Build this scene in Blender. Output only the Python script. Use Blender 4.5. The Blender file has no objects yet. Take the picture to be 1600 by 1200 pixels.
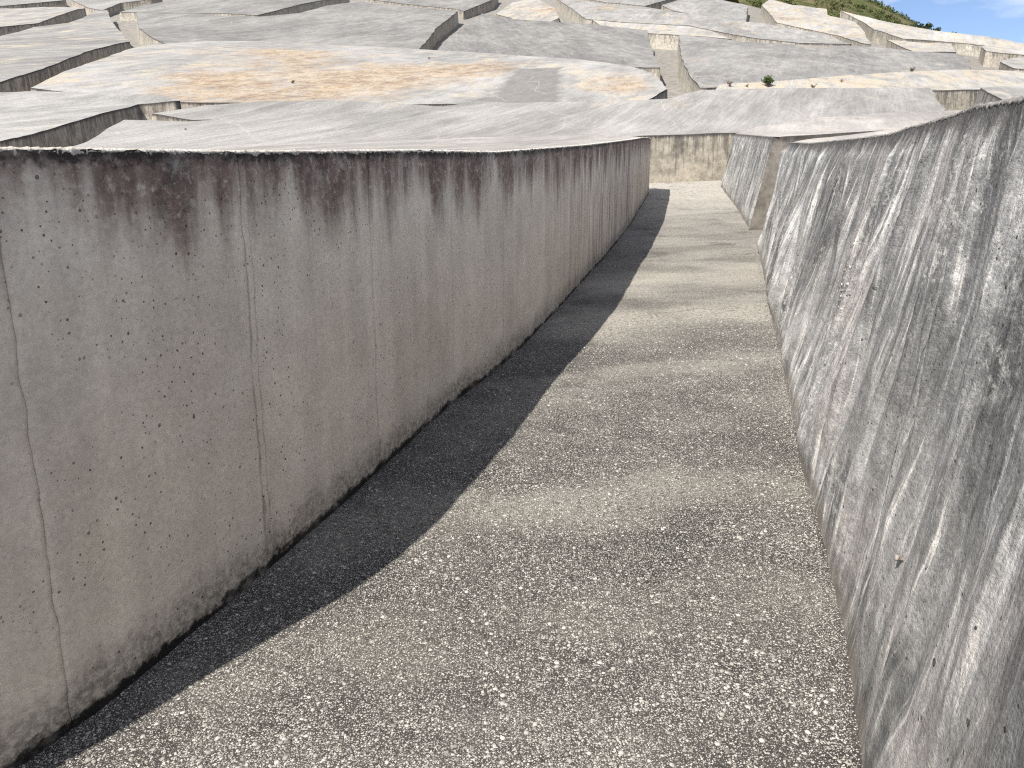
import bpy, math, random
import numpy as np
from mathutils import Vector
from mathutils.geometry import delaunay_2d_cdt

random.seed(7)
RNG = np.random.default_rng(11)
SC = bpy.context.scene
COL = SC.collection

# ------------------------------------------------------------------ camera
EYE = 1.6
cam = bpy.data.cameras.new('camera')
cam.sensor_fit = 'HORIZONTAL'
cam.sensor_width = 36.0
cam.lens = 27.0
cam.clip_start = 0.05
cam.clip_end = 3000
cam_o = bpy.data.objects.new('camera', cam)
COL.objects.link(cam_o)
cam_o.location = (0, 0, EYE)
cam_o.rotation_euler = (math.radians(90 - 13.2), 0, 0)
SC.camera = cam_o

# ------------------------------------------------------------------ sun and sky
SUN_EL = math.radians(49.2)
TRAVEL = math.radians(41.3)            # light travels towards +Y turned this much to +X
sun = bpy.data.lights.new('sun', 'SUN')
sun.energy = 5.0
sun.angle = math.radians(0.53)
sun.color = (1.0, 0.965, 0.915)
sun_o = bpy.data.objects.new('sun', sun)
COL.objects.link(sun_o)
to_sun = Vector((-math.sin(TRAVEL) * math.cos(SUN_EL), -math.cos(TRAVEL) * math.cos(SUN_EL), math.sin(SUN_EL)))
sun_o.rotation_euler = to_sun.to_track_quat('Z', 'Y').to_euler()
sun_o.location = (-20, -30, 40)

world = bpy.data.worlds.new('World')
SC.world = world
world.use_nodes = True
wt = world.node_tree
wt.nodes.clear()
w_out = wt.nodes.new('ShaderNodeOutputWorld')
w_bg = wt.nodes.new('ShaderNodeBackground')
w_sky = wt.nodes.new('ShaderNodeTexSky')
w_sky.sky_type = 'NISHITA'
w_sky.sun_disc = False
w_sky.sun_elevation = SUN_EL
w_sky.sun_rotation = math.atan2(to_sun.x, to_sun.y)
w_sky.altitude = 400
w_sky.air_density = 0.55
w_sky.dust_density = 0.5
w_sky.ozone_density = 1.2
w_bg.inputs['Strength'].default_value = 0.13
# broken cloud over the blue, unseen cover added and brightened for fill light
w_tc = wt.nodes.new('ShaderNodeTexCoord')
w_map = wt.nodes.new('ShaderNodeMapping')
w_map.inputs['Scale'].default_value = (2.2, 2.2, 7.0)
w_map.inputs['Location'].default_value = (2.6, 1.25, 0.9)
w_n = wt.nodes.new('ShaderNodeTexNoise')
w_n.inputs['Scale'].default_value = 1.6
w_n.inputs['Detail'].default_value = 7
w_n.inputs['Roughness'].default_value = 0.55
w_mr = wt.nodes.new('ShaderNodeMapRange')
w_mr.inputs['From Min'].default_value = 0.44
w_mr.inputs['From Max'].default_value = 0.78
w_mr.inputs['To Max'].default_value = 0.8
w_mix = wt.nodes.new('ShaderNodeMix')
w_mix.data_type = 'RGBA'
w_mix.inputs['B'].default_value = (10.5, 10.0, 9.4, 1)
wt.links.new(w_tc.outputs['Generated'], w_map.inputs['Vector'])
wt.links.new(w_map.outputs['Vector'], w_n.inputs['Vector'])
wt.links.new(w_n.outputs['Fac'], w_mr.inputs['Value'])
wt.links.new(w_mr.outputs['Result'], w_mix.inputs['Factor'])
wt.links.new(w_sky.outputs['Color'], w_mix.inputs['A'])
wt.links.new(w_mix.outputs['Result'], w_bg.inputs['Color'])
wt.links.new(w_bg.outputs['Background'], w_out.inputs['Surface'])

SC.view_settings.view_transform = 'Standard'
SC.view_settings.look = 'None'
SC.view_settings.exposure = 0.68
SC.view_settings.gamma = 1.0
SC.view_settings.use_white_balance = True
SC.view_settings.white_balance_temperature = 6900
SC.view_settings.white_balance_tint = 10
SC.view_settings.use_curve_mapping = False
SC.cycles.max_bounces = 5
SC.cycles.diffuse_bounces = 4
SC.cycles.use_denoising = False
SC.cycles.filter_width = 1.2
SC.cycles.adaptive_threshold = 0.015

# ------------------------------------------------------------------ noise and terrain
_perm = RNG.permutation(256)
_perm = np.concatenate([_perm, _perm, _perm])
_ang = RNG.uniform(0, 2 * np.pi, 256)
_gx, _gy = np.cos(_ang), np.sin(_ang)


def gnoise(x, y):
    """2-D gradient noise, about -0.7..0.7"""
    x = np.asarray(x, float) + 913.3
    y = np.asarray(y, float) + 711.7
    xi = np.floor(x).astype(int)
    yi = np.floor(y).astype(int)
    fx, fy = x - xi, y - yi
    u = fx * fx * fx * (fx * (fx * 6 - 15) + 10)
    v = fy * fy * fy * (fy * (fy * 6 - 15) + 10)

    def g(ix, iy, dx, dy):
        h = _perm[_perm[ix & 255] + (iy & 255)]
        return _gx[h] * dx + _gy[h] * dy
    a = g(xi, yi, fx, fy)
    b = g(xi + 1, yi, fx - 1, fy)
    c = g(xi, yi + 1, fx, fy - 1)
    d = g(xi + 1, yi + 1, fx - 1, fy - 1)
    return (a * (1 - u) + b * u) * (1 - v) + (c * (1 - u) + d * u) * v


def fbm(x, y, o=4):
    s, a = 0, 1.0
    for i in range(o):
        s = s + a * gnoise(x * 2 ** i + 17.1 * i, y * 2 ** i - 9.7 * i)
        a *= 0.5
    return s


def softplus(t, k):
    return k * np.logaddexp(0.0, np.asarray(t, float) / k)


def T(x, y):
    """height of the ground: gentle ramp near, then the hillside, rolling off to the right"""
    x = np.asarray(x, float)
    y = np.asarray(y, float)
    yb = np.maximum(27 + .4 * np.minimum(x, 0), 12)
    xr = np.maximum(64 - (y - 103) * .36, 50)
    return (.08 * y + .03 * x + .16 * softplus(y - yb, 2.) + .08 * softplus(y - 88, 6.)
            - .086 * softplus(x - 20, 5.) - .5 * softplus(x - xr, 4.))


BLOCK_H = 1.55


# ------------------------------------------------------------------ object helpers
def link_mesh(name, me, mats, parent=None, smooth=True):
    for m in (mats if isinstance(mats, (list, tuple)) else [mats]):
        me.materials.append(m)
    if smooth and len(me.polygons):
        me.polygons.foreach_set('use_smooth', np.ones(len(me.polygons), bool))
    o = bpy.data.objects.new(name, me)
    COL.objects.link(o)
    if parent is not None:
        o.parent = parent
    return o


def mesh_np(name, verts, faces):
    """verts (n,3); faces (m,3) or (m,4) int arrays"""
    me = bpy.data.meshes.new(name)
    verts = np.asarray(verts, np.float32)
    faces = np.asarray(faces, np.int32)
    k = faces.shape[1]
    me.vertices.add(len(verts))
    me.vertices.foreach_set('co', verts.ravel())
    me.loops.add(faces.size)
    me.loops.foreach_set('vertex_index', faces.ravel())
    me.polygons.add(len(faces))
    me.polygons.foreach_set('loop_start', np.arange(0, faces.size, k, dtype=np.int32))
    me.update(calc_edges=True)
    me.validate()
    return me


def add_attr(me, name, data):
    a = me.attributes.new(name, 'FLOAT', 'POINT')
    a.data.foreach_set('value', np.asarray(data, np.float32).ravel())


def grid_faces(nu, nv):
    i = np.arange(nu - 1)[:, None] * nv + np.arange(nv - 1)[None]
    return np.stack([i, i + nv, i + nv + 1, i + 1], -1).reshape(-1, 4)


def thing(name, loc, label, cat, group=None):
    o = bpy.data.objects.new(name, None)
    o.empty_display_size = 0.3
    COL.objects.link(o)
    o.location = loc
    o['label'] = label
    o['category'] = cat
    if group:
        o['group'] = group
    return o


# ------------------------------------------------------------------ material helpers
class G:
    def __init__(self, name, rough=0.9, spec=0.25):
        self.m = bpy.data.materials.new(name)
        self.m.use_nodes = True
        self.t = self.m.node_tree
        self.t.nodes.clear()
        self.out = self.t.nodes.new('ShaderNodeOutputMaterial')
        self.b = self.t.nodes.new('ShaderNodeBsdfPrincipled')
        self.b.inputs['Roughness'].default_value = rough
        self.b.inputs['Specular IOR Level'].default_value = spec
        self.t.links.new(self.b.outputs[0], self.out.inputs[0])
        self._pos = None

    def n(self, typ, **kw):
        nd = self.t.nodes.new('ShaderNode' + typ)
        for k, v in kw.items():
            setattr(nd, k, v)
        return nd

    def put(self, sock, v):
        if v is None:
            return
        if hasattr(v, 'is_output'):
            self.t.links.new(v, sock)
        else:
            if isinstance(v, (tuple, list)) and len(v) == 3 and sock.type == 'RGBA':
                v = (*v, 1)
            sock.default_value = v

    def pos(self):
        if self._pos is None:
            self._pos = self.n('NewGeometry').outputs['Position']
        return self._pos

    def attr(self, name):
        a = self.n('Attribute')
        a.attribute_name = name
        return a.outputs['Fac']

    def math(self, op, a, b=None, c=None, clamp=False):
        nd = self.n('Math', operation=op)
        nd.use_clamp = clamp
        self.put(nd.inputs[0], a)
        self.put(nd.inputs[1], b)
        if c is not None:
            self.put(nd.inputs[2], c)
        return nd.outputs[0]

    def add(self, a, b): return self.math('ADD', a, b)
    def sub(self, a, b): return self.math('SUBTRACT', a, b)
    def mul(self, a, b): return self.math('MULTIPLY', a, b)
    def mx(self, a, b): return self.math('MAXIMUM', a, b)

    def sep(self, v):
        s = self.n('SeparateXYZ')
        self.put(s.inputs[0], v)
        return s.outputs

    def comb(self, x, y, z=0.0):
        c = self.n('CombineXYZ')
        self.put(c.inputs[0], x)
        self.put(c.inputs[1], y)
        self.put(c.inputs[2], z)
        return c.outputs[0]

    def scale(self, vec, s, rot=0.0, loc=(0, 0, 0)):
        if rot:
            r = self.n('Mapping')
            self.put(r.inputs['Vector'], vec)
            r.inputs['Rotation'].default_value = (0, 0, rot)
            vec = r.outputs[0]
        m = self.n('Mapping')
        self.put(m.inputs['Vector'], vec)
        m.inputs['Scale'].default_value = s
        m.inputs['Location'].default_value = loc
        return m.outputs[0]

    def noise(self, vec, scale, detail=4, rough=0.55, dist=0.0):
        nd = self.n('TexNoise')
        self.put(nd.inputs['Vector'], vec)
        nd.inputs['Scale'].default_value = scale
        nd.inputs['Detail'].default_value = detail
        nd.inputs['Roughness'].default_value = rough
        nd.inputs['Distortion'].default_value = dist
        return nd.outputs['Fac']

    def vor(self, vec, scale, feature='F1', dims='3D', rnd=1.0):
        nd = self.n('TexVoronoi', feature=feature, voronoi_dimensions=dims)
        self.put(nd.inputs['Vector'], vec)
        nd.inputs['Scale'].default_value = scale
        nd.inputs['Randomness'].default_value = rnd
        return nd.outputs

    def ss(self, v, a, b, lo=0.0, hi=1.0):
        """smooth step of v from a to b (a may be larger than b)"""
        nd = self.n('MapRange', interpolation_type='SMOOTHSTEP')
        if a > b:
            a, b, lo, hi = b, a, hi, lo
        self.put(nd.inputs['Value'], v)
        nd.inputs['From Min'].default_value = a
        nd.inputs['From Max'].default_value = b
        nd.inputs['To Min'].default_value = lo
        nd.inputs['To Max'].default_value = hi
        return nd.outputs[0]

    def mix(self, f, a, b, blend='MIX'):
        nd = self.n('Mix', data_type='RGBA', blend_type=blend)
        nd.clamp_factor = True
        self.put(nd.inputs['Factor'], f)
        self.put(nd.inputs['A'], a)
        self.put(nd.inputs['B'], b)
        return nd.outputs['Result']

    def ramp(self, f, stops):
        nd = self.n('ValToRGB')
        cr = nd.color_ramp
        while len(cr.elements) < len(stops):
            cr.elements.new(0.5)
        for e, (p, c) in zip(cr.elements, stops):
            e.position = p
            e.color = (*c, 1)
        self.put(nd.inputs[0], f)
        return nd.outputs[0]

    def gain(self, col, f, lo, hi):
        """multiply a colour by lo..hi following f (0..1)"""
        v = self.ss(f, 0.25, 0.75, lo, hi)
        return self.mix(1.0, col, self.comb(v, v, v), 'MULTIPLY')

    def bump(self, h, dist, strength=1.0, prev=None):
        nd = self.n('Bump')
        nd.inputs['Strength'].default_value = strength
        nd.inputs['Distance'].default_value = dist
        self.put(nd.inputs['Height'], h)
        if prev is not None:
            self.put(nd.inputs['Normal'], prev)
        return nd.outputs[0]

    def done(self, col, normal=None):
        self.put(self.b.inputs['Base Color'], col)
        if normal is not None:
            self.put(self.b.inputs['Normal'], normal)
        return self.m


# ------------------------------------------------------------------ materials
def m_top(name, light=1.0, orange=0.0, cream=0.25, streak=0.5, patch=None, tint=(1, 1, 1), ang=0.38, blobs=(), mot=1.0):
    """weathered concrete top: grey cement skin, drag marks running uphill, cream and rust coloured lichen"""
    g = G(name)
    P = g.pos()
    U = g.scale(P, (1, .34, 1), ang * .6)                 # stains are drawn out down the slope
    big = g.noise(U, 0.22, 4, 0.6)
    mid = g.noise(U, 1.3, 5, 0.68)
    drag = g.noise(g.scale(P, (1.5, .16, .2), ang), 1.0, 5, 0.62, .3)
    drag2 = g.noise(g.scale(P, (8.5, .42, .5), ang), 1.0, 5, 0.7)
    fine = g.noise(P, 11, 4, 0.72)
    a = tuple(.210 * light * t for t in tint)
    b = tuple(.282 * light * t for t in tint)
    col = g.mix(g.ss(big, .38, .62), (a[0], a[1] * 1.0, a[2] * .985), (b[0], b[1] * .995, b[2] * .975))
    col = g.gain(col, drag, 1 - .30 * streak, 1 + .18 * streak)
    col = g.gain(col, drag2, 1 - .34 * streak, 1 + .22 * streak)
    col = g.gain(col, mid, 1 - .2 * mot, 1 + .16 * mot)
    # cream lichen film
    cm = g.mul(g.ss(g.noise(g.scale(U, (.55, .55, .22), 0, (31, 7, 0)), 1.0, 5, .7), .64 - .26 * cream, .78 - .24 * cream),
               g.ss(mid, .36, .58))
    col = g.mix(g.mul(cm, .85), col, (.38, .335, .26))
    if orange > 0:
        on = g.noise(g.scale(P, (.9, .55, .5), .5), 1.0, 6, .74)
        on2 = g.noise(g.scale(P, (2.6, 1.5, 1.6), .3), 1.0, 5, .75)
        om = g.noise(g.scale(P, (.10, .07, .1), .1, (5, 61, 0)), 1.0, 6, .74)
        if blobs:
            X, Y, Z = g.sep(P)
            bl = None
            for (cx, cy, rx_, ry_, k) in blobs:
                dx, dy = g.mul(g.sub(X, cx), 1 / rx_), g.mul(g.sub(Y, cy), 1 / ry_)
                e = g.ss(g.add(g.mul(dx, dx), g.mul(dy, dy)), 1.3, .0, 0, k)
                bl = e if bl is None else g.mx(bl, e)
            om = g.add(g.mul(om, .75), bl)
        om = g.ss(om, .60 - .15 * orange, .74 - .15 * orange)
        oc = g.ramp(g.add(g.mul(on, .5), g.mul(on2, .5)), [(.42, (.13, .080, .045)), (.47, (.24, .16, .095)), (.52, (.34, .255, .165)), (.58, (.36, .325, .265))])
        om = g.mul(om, g.ss(on2, .30, .55, .45, 1.0))
        col = g.mix(g.mul(om, .78), col, oc)
    # pale worn flecks
    fl = g.ss(g.noise(g.scale(U, (1.6, 1.6, .8), 0, (9, 2, 0)), 1.0, 5, .78), .64, .71)
    col = g.mix(g.mul(fl, .6), col, (.43, .405, .355))
    if patch is not None:
        X, Y, Z = g.sep(P)
        w = g.mul(g.sub(g.noise(P, .8, 5, .7), .5), 1.6)
        msk = None
        for (nx, ny, c, uni) in patch:
            dd = g.add(g.add(g.mul(X, nx), g.mul(Y, ny)), g.add(w, -c))
            s = g.ss(dd, -.15, .25)
            msk = s if msk is None else (g.mx(msk, s) if uni else g.mul(msk, s))
        pc = g.gain((.165, .162, .157), mid, .85, 1.12)
        col = g.mix(g.mul(msk, .93), col, pc)
    # hairline cracks
    ve = g.vor(g.add_vec(U, g.noise_vec(U, .5, 1.6)), .24, 'DISTANCE_TO_EDGE')['Distance']
    col = g.mix(g.mul(g.ss(ve, .008, .001), .3), col, (.42, .40, .37))
    col = g.gain(col, fine, .76, 1.2)
    nrm = g.bump(drag2, .025, .5)
    nrm = g.bump(mid, .035 * mot, .5, nrm)
    nrm = g.bump(fine, .010, .7, nrm)
    return g.done(col, nrm)


def _nv(self, vec, scale, amp):
    nd = self.n('TexNoise')
    self.put(nd.inputs['Vector'], vec)
    nd.inputs['Scale'].default_value = scale
    nd.inputs['Detail'].default_value = 4
    v = self.n('VectorMath', operation='SCALE')
    self.put(v.inputs[0], nd.outputs['Color'])
    v.inputs['Scale'].default_value = amp
    return v.outputs[0]


def _av(self, a, b):
    v = self.n('VectorMath', operation='ADD')
    self.put(v.inputs[0], a)
    self.put(v.inputs[1], b)
    return v.outputs[0]


G.noise_vec = _nv
G.add_vec = _av


def m_side(name, base=(.38, .345, .295), dark=0.7, scale=1.0):
    """side of a far block: vertical rain streaks running down from the rim"""
    g = G(name)
    u, d = g.attr('u'), g.attr('dtop')
    P = g.pos()
    s1 = g.noise(g.comb(g.mul(u, 2.6 * scale), g.mul(d, .45), .3), 1.0, 5, .65)
    s2 = g.noise(g.comb(g.mul(u, 9 * scale), g.mul(d, .8), 4.), 1.0, 4, .6)
    big = g.noise(P, .5, 4, .6)
    col = g.mix(g.ss(big, .35, .65), base, tuple(c * .8 for c in base))
    reach = g.add(s1, g.mul(d, -.16))
    col = g.mix(g.mul(g.ss(reach, .40, .56), dark), col, (.11, .10, .09))
    col = g.mix(g.mul(g.ss(g.add(s2, g.mul(d, -.1)), .44, .60), dark * .8), col, (.15, .135, .12))
    rim = g.ss(g.add(d, g.mul(s2, -.25)), .02, -.10)
    col = g.mix(rim, col, (.07, .065, .06))
    blot = g.noise(P, 4, 6, .74)
    col = g.gain(col, blot, .5, 1.32)
    return g.done(col, g.bump(blot, .03, .6))


def pores(g, vec, scale, dens, rmin, rmax):
    """bug holes: a random few cells hold a round pit"""
    o = g.vor(vec, scale, 'F1', '3D')
    r, gr, b = g.sep(o['Color'])
    rad = g.add(rmin, g.mul(g.mul(gr, gr), rmax - rmin))
    inside = g.ss(g.sub(rad, o['Distance']), 0.0, .06)
    return g.mul(inside, g.ss(r, 1 - dens, 1 - dens + .01))


def m_left_wall():
    g = G('left_wall_concrete', .88, .2)
    u, d, h = g.attr('u'), g.attr('dtop'), g.attr('hbot')
    V = g.comb(u, d, 0.)
    big = g.noise(V, 1.1, 5, .6)
    mid = g.noise(V, 5, 6, .65)
    fine = g.noise(V, 45, 5, .7)
    col = g.mix(g.ss(big, .36, .64), (.64, .575, .485), (.72, .65, .555))
    warm = g.mul(g.ss(g.noise(g.scale(V, (1, .6, 1), 0, (7, 3, 0)), 1.6, 4, .6), .42, .66), g.ss(d, .35, 1.2))
    col = g.mix(g.mul(warm, .4), col, (.60, .48, .385))
    st = g.noise(g.comb(g.mul(u, 5.5), g.mul(d, .55), 2.), 1.0, 5, .6)
    col = g.gain(col, st, .88, 1.08)
    col = g.gain(col, mid, .91, 1.07)
    # run-off streaks, stronger on the far stretch
    far = g.ss(u, 12.5, 18.0)
    rs = g.noise(g.comb(g.mul(u, 5.2), g.mul(d, .28), 8.), 1.0, 4, .62, .3)
    rs2 = g.noise(g.comb(g.mul(u, 13), g.mul(d, .5), 5.), 1.0, 3, .6, .25)
    col = g.mix(g.mul(g.mul(g.ss(rs2, .50, .60), far), .72), col, (.17, .13, .115))
    col = g.mix(g.mul(g.mul(g.ss(rs, .50, .62), far), .55), col, (.20, .155, .135))
    # maroon-black crust hanging from the rim
    tongue = g.noise(g.comb(g.mul(u, 2.3), g.mul(d, .35), 1.), 1.0, 5, .62)
    tongue2 = g.noise(g.comb(g.mul(u, 8.5), g.mul(d, .9), 6.), 1.0, 5, .65)
    reach = g.add(g.add(g.mul(tongue, 1.5), g.mul(tongue2, .5)), g.mul(d, -1.05))
    crust = g.ss(reach, .56, .95)
    crust = g.mul(crust, g.ss(g.noise(V, 22, 6, .75), .22, .52))
    col = g.mix(g.mul(crust, .86), col, (.115, .060, .052))
    dk = g.mul(g.ss(reach, .74, 1.08), g.ss(g.noise(V, 9, 6, .7), .45, .6))
    col = g.mix(g.mul(dk, .55), col, (.05, .043, .042))
    chip = g.mul(g.ss(g.vor(g.add_vec(V, g.noise_vec(V, 30, .02)), 46)['Distance'], .27, .16), g.ss(g.noise(V, 3.4, 3), .46, .60))
    col = g.mix(g.mul(g.mul(chip, g.ss(reach, .5, .8)), .6), col, (.43, .38, .36))
    # black ragged fringe right under the rim
    fr = g.mul(g.ss(g.add(d, g.mul(g.noise(V, 26, 6, .76), -.15)), -.015, -.06), g.ss(g.noise(V, 7, 4, .7), .30, .52, .3, 1.0))
    col = g.mix(fr, col, (.035, .03, .028))
    # foot: dark damp growth and a pale gritty splash zone
    grit = g.mul(g.ss(h, .62, .1), g.ss(g.noise(V, 60, 4, .75), .50, .60))
    col = g.mix(g.mul(grit, .5), col, (.60, .56, .47))
    gritty = g.ss(g.noise(V, 34, 5, .78), .38, .58, .25, 1.0)
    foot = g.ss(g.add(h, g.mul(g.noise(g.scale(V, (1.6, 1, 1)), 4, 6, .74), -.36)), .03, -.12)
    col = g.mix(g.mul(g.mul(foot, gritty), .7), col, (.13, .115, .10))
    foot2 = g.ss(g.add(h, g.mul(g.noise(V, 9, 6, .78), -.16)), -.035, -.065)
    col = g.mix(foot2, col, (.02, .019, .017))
    # mottled cement skin: pale bloom and pinkish blush
    bl = g.ss(g.noise(g.scale(V, (1, 1, 1), 0, (11, 4, 0)), 3.0, 6, .74), .50, .66)
    col = g.mix(g.mul(bl, .30), col, (.70, .65, .58))
    bp = g.ss(g.noise(g.scale(V, (1, .5, 1), 0, (3, 14, 0)), 1.9, 5, .68), .52, .68)
    col = g.mix(g.mul(bp, .15), col, (.45, .35, .29))
    sp = g.ss(g.noise(V, 85, 3, .7), .60, .68)
    col = g.mix(g.mul(sp, .35), col, (.22, .185, .16))
    # pits
    Vw = g.add_vec(V, g.noise_vec(V, 18, .016))
    den = g.ss(g.noise(V, 1.9, 4, .65), .40, .56)
    p1 = g.mul(pores(g, Vw, 24, .30, .03, .15), den)
    p2 = g.mul(pores(g, Vw, 52, .55, .10, .26), den)
    p3 = pores(g, Vw, 7, .07, .02, .07)
    pit = g.mx(g.mx(p1, p2), p3)
    col = g.mix(g.mul(pit, .85), col, (.07, .06, .055))
    col = g.gain(col, fine, .86, 1.1)
    nrm = g.bump(fine, .004, .5)
    nrm = g.bump(mid, .012, .5, nrm)
    nrm = g.bump(g.mul(pit, -1.0), .010, 1.0, nrm)
    return g.done(col, nrm)


def m_right_wall(name='right_wall_concrete', pink=1.0, light=1.04):
    """concrete cast against loose sheeting: folds with pale and dark streaks down the fall line"""
    g = G(name, .85, .3)
    s, u, h, d = g.attr('s'), g.attr('u'), g.attr('hbot'), g.attr('dtop')
    V = g.comb(s, d, 0.)
    n1 = g.noise(g.comb(g.mul(u, 4.2), g.mul(h, .42), 1.), 1.0, 4, .6, .35)
    n2 = g.noise(g.comb(g.mul(u, 13.), g.mul(h, .8), 3.), 1.0, 5, .62, .3)
    n3 = g.noise(g.comb(g.mul(u, 42.), g.mul(h, 2.2), 7.), 1.0, 4, .65)
    v = g.add(g.add(g.mul(n1, .30), g.mul(n2, .40)), g.mul(n3, .30))
    L = light
    col = g.ramp(v, [(.38, (.036 * L, .037 * L, .037 * L)), (.46, (.112 * L, .114 * L, .115 * L)), (.52, (.205 * L, .208 * L, .209 * L)),
                     (.60, (.45 * L, .455 * L, .45 * L))])
    iso = g.noise(g.comb(g.mul(u, 5.), g.mul(h, 3.2), 9.), 1.0, 7, .75, .4)
    flat = g.ss(g.noise(g.scale(V, (1, 1, 1), 0, (8, 3, 0)), 1.1, 3), .46, .66, .0, .4)
    col = g.mix(flat, col, g.ramp(iso, [(.34, (.07 * L, .07 * L, .068 * L)), (.5, (.205 * L, .208 * L, .209 * L)), (.66, (.43 * L, .435 * L, .43 * L))]))
    mid = g.noise(V, 3.2, 6, .68)
    col = g.gain(col, mid, .7, 1.28)
    col = g.gain(col, g.noise(g.scale(V, (1, .8, 1), 0, (3, 5, 0)), .8, 3), .72, 1.2)
    # pale bloom low on the wall, mostly near
    bloom = g.mul(g.ss(g.noise(V, 1.5, 6, .72), .42, .60), g.ss(h, 1.15, .3))
    col = g.mix(g.mul(bloom, .45), col, (.44, .44, .43))
    blo2 = g.mul(g.ss(g.noise(V, 26, 5, .75), .50, .60), g.ss(g.noise(g.scale(V, (1, 1, 1), 0, (4, 1, 0)), 1.2, 4), .50, .62))
    col = g.mix(g.mul(blo2, .6), col, (.52, .52, .50))
    pk = g.mul(g.ss(n1, .46, .60), g.ss(g.noise(g.scale(V, (1, 1, 1), 0, (2, 9, 0)), .9, 3), .46, .60))
    col = g.mix(g.mul(pk, .3 * pink), col, (.44, .39, .375))
    # scattered white threads along the folds
    th = g.mul(g.ss(n3, .57, .64), g.ss(n2, .46, .56))
    col = g.mix(g.mul(th, .75), col, (.60, .58, .54))
    # dark crust at the rim
    rim = g.ss(g.add(d, g.mul(g.noise(V, 11, 5, .7), -.22)), .0, -.10)
    col = g.mix(g.mul(rim, .85), col, (.055, .052, .05))
    Vw = g.add_vec(V, g.noise_vec(V, 18, .02))
    den = g.ss(g.noise(V, 2.6, 3), .40, .62)
    pit = g.mx(g.mul(pores(g, Vw, 26, .34, .06, .24), den), pores(g, Vw, 60, .30, .08, .27))
    rough = g.noise(V, 130, 4, .8)
    col = g.gain(col, rough, .74, 1.26)
    mott = g.noise(V, 17, 6, .78)
    col = g.gain(col, mott, .74, 1.24)
    col = g.mix(g.mul(pit, .85), col, (.035, .033, .03))
    fine = g.noise(V, 70, 5, .75)
    col = g.gain(col, fine, .72, 1.22)
    foot = g.ss(g.add(h, g.mul(g.noise(V, 9, 5, .7), -.14)), .03, -.03)
    col = g.mix(g.mul(foot, .6), col, (.16, .145, .125))
    nrm = g.bump(n3, .006, .6)
    nrm = g.bump(fine, .006, .9, nrm)
    nrm = g.bump(mott, .012, .8, nrm)
    nrm = g.bump(g.mul(pit, -1.), .010, 1.0, nrm)
    return g.done(col, nrm)


def m_rim():
    g = G('rim_crust')
    P = g.pos()
    f = g.noise(P, 60, 5, .75)
    m = g.noise(P, 9, 5, .65)
    col = g.mix(g.ss(m, .36, .62), (.50, .47, .42), (.66, .63, .57))
    col = g.mix(g.mul(g.ss(f, .56, .66), .8), col, (.10, .09, .085))
    return g.done(col, g.bump(f, .012, .9))


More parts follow.
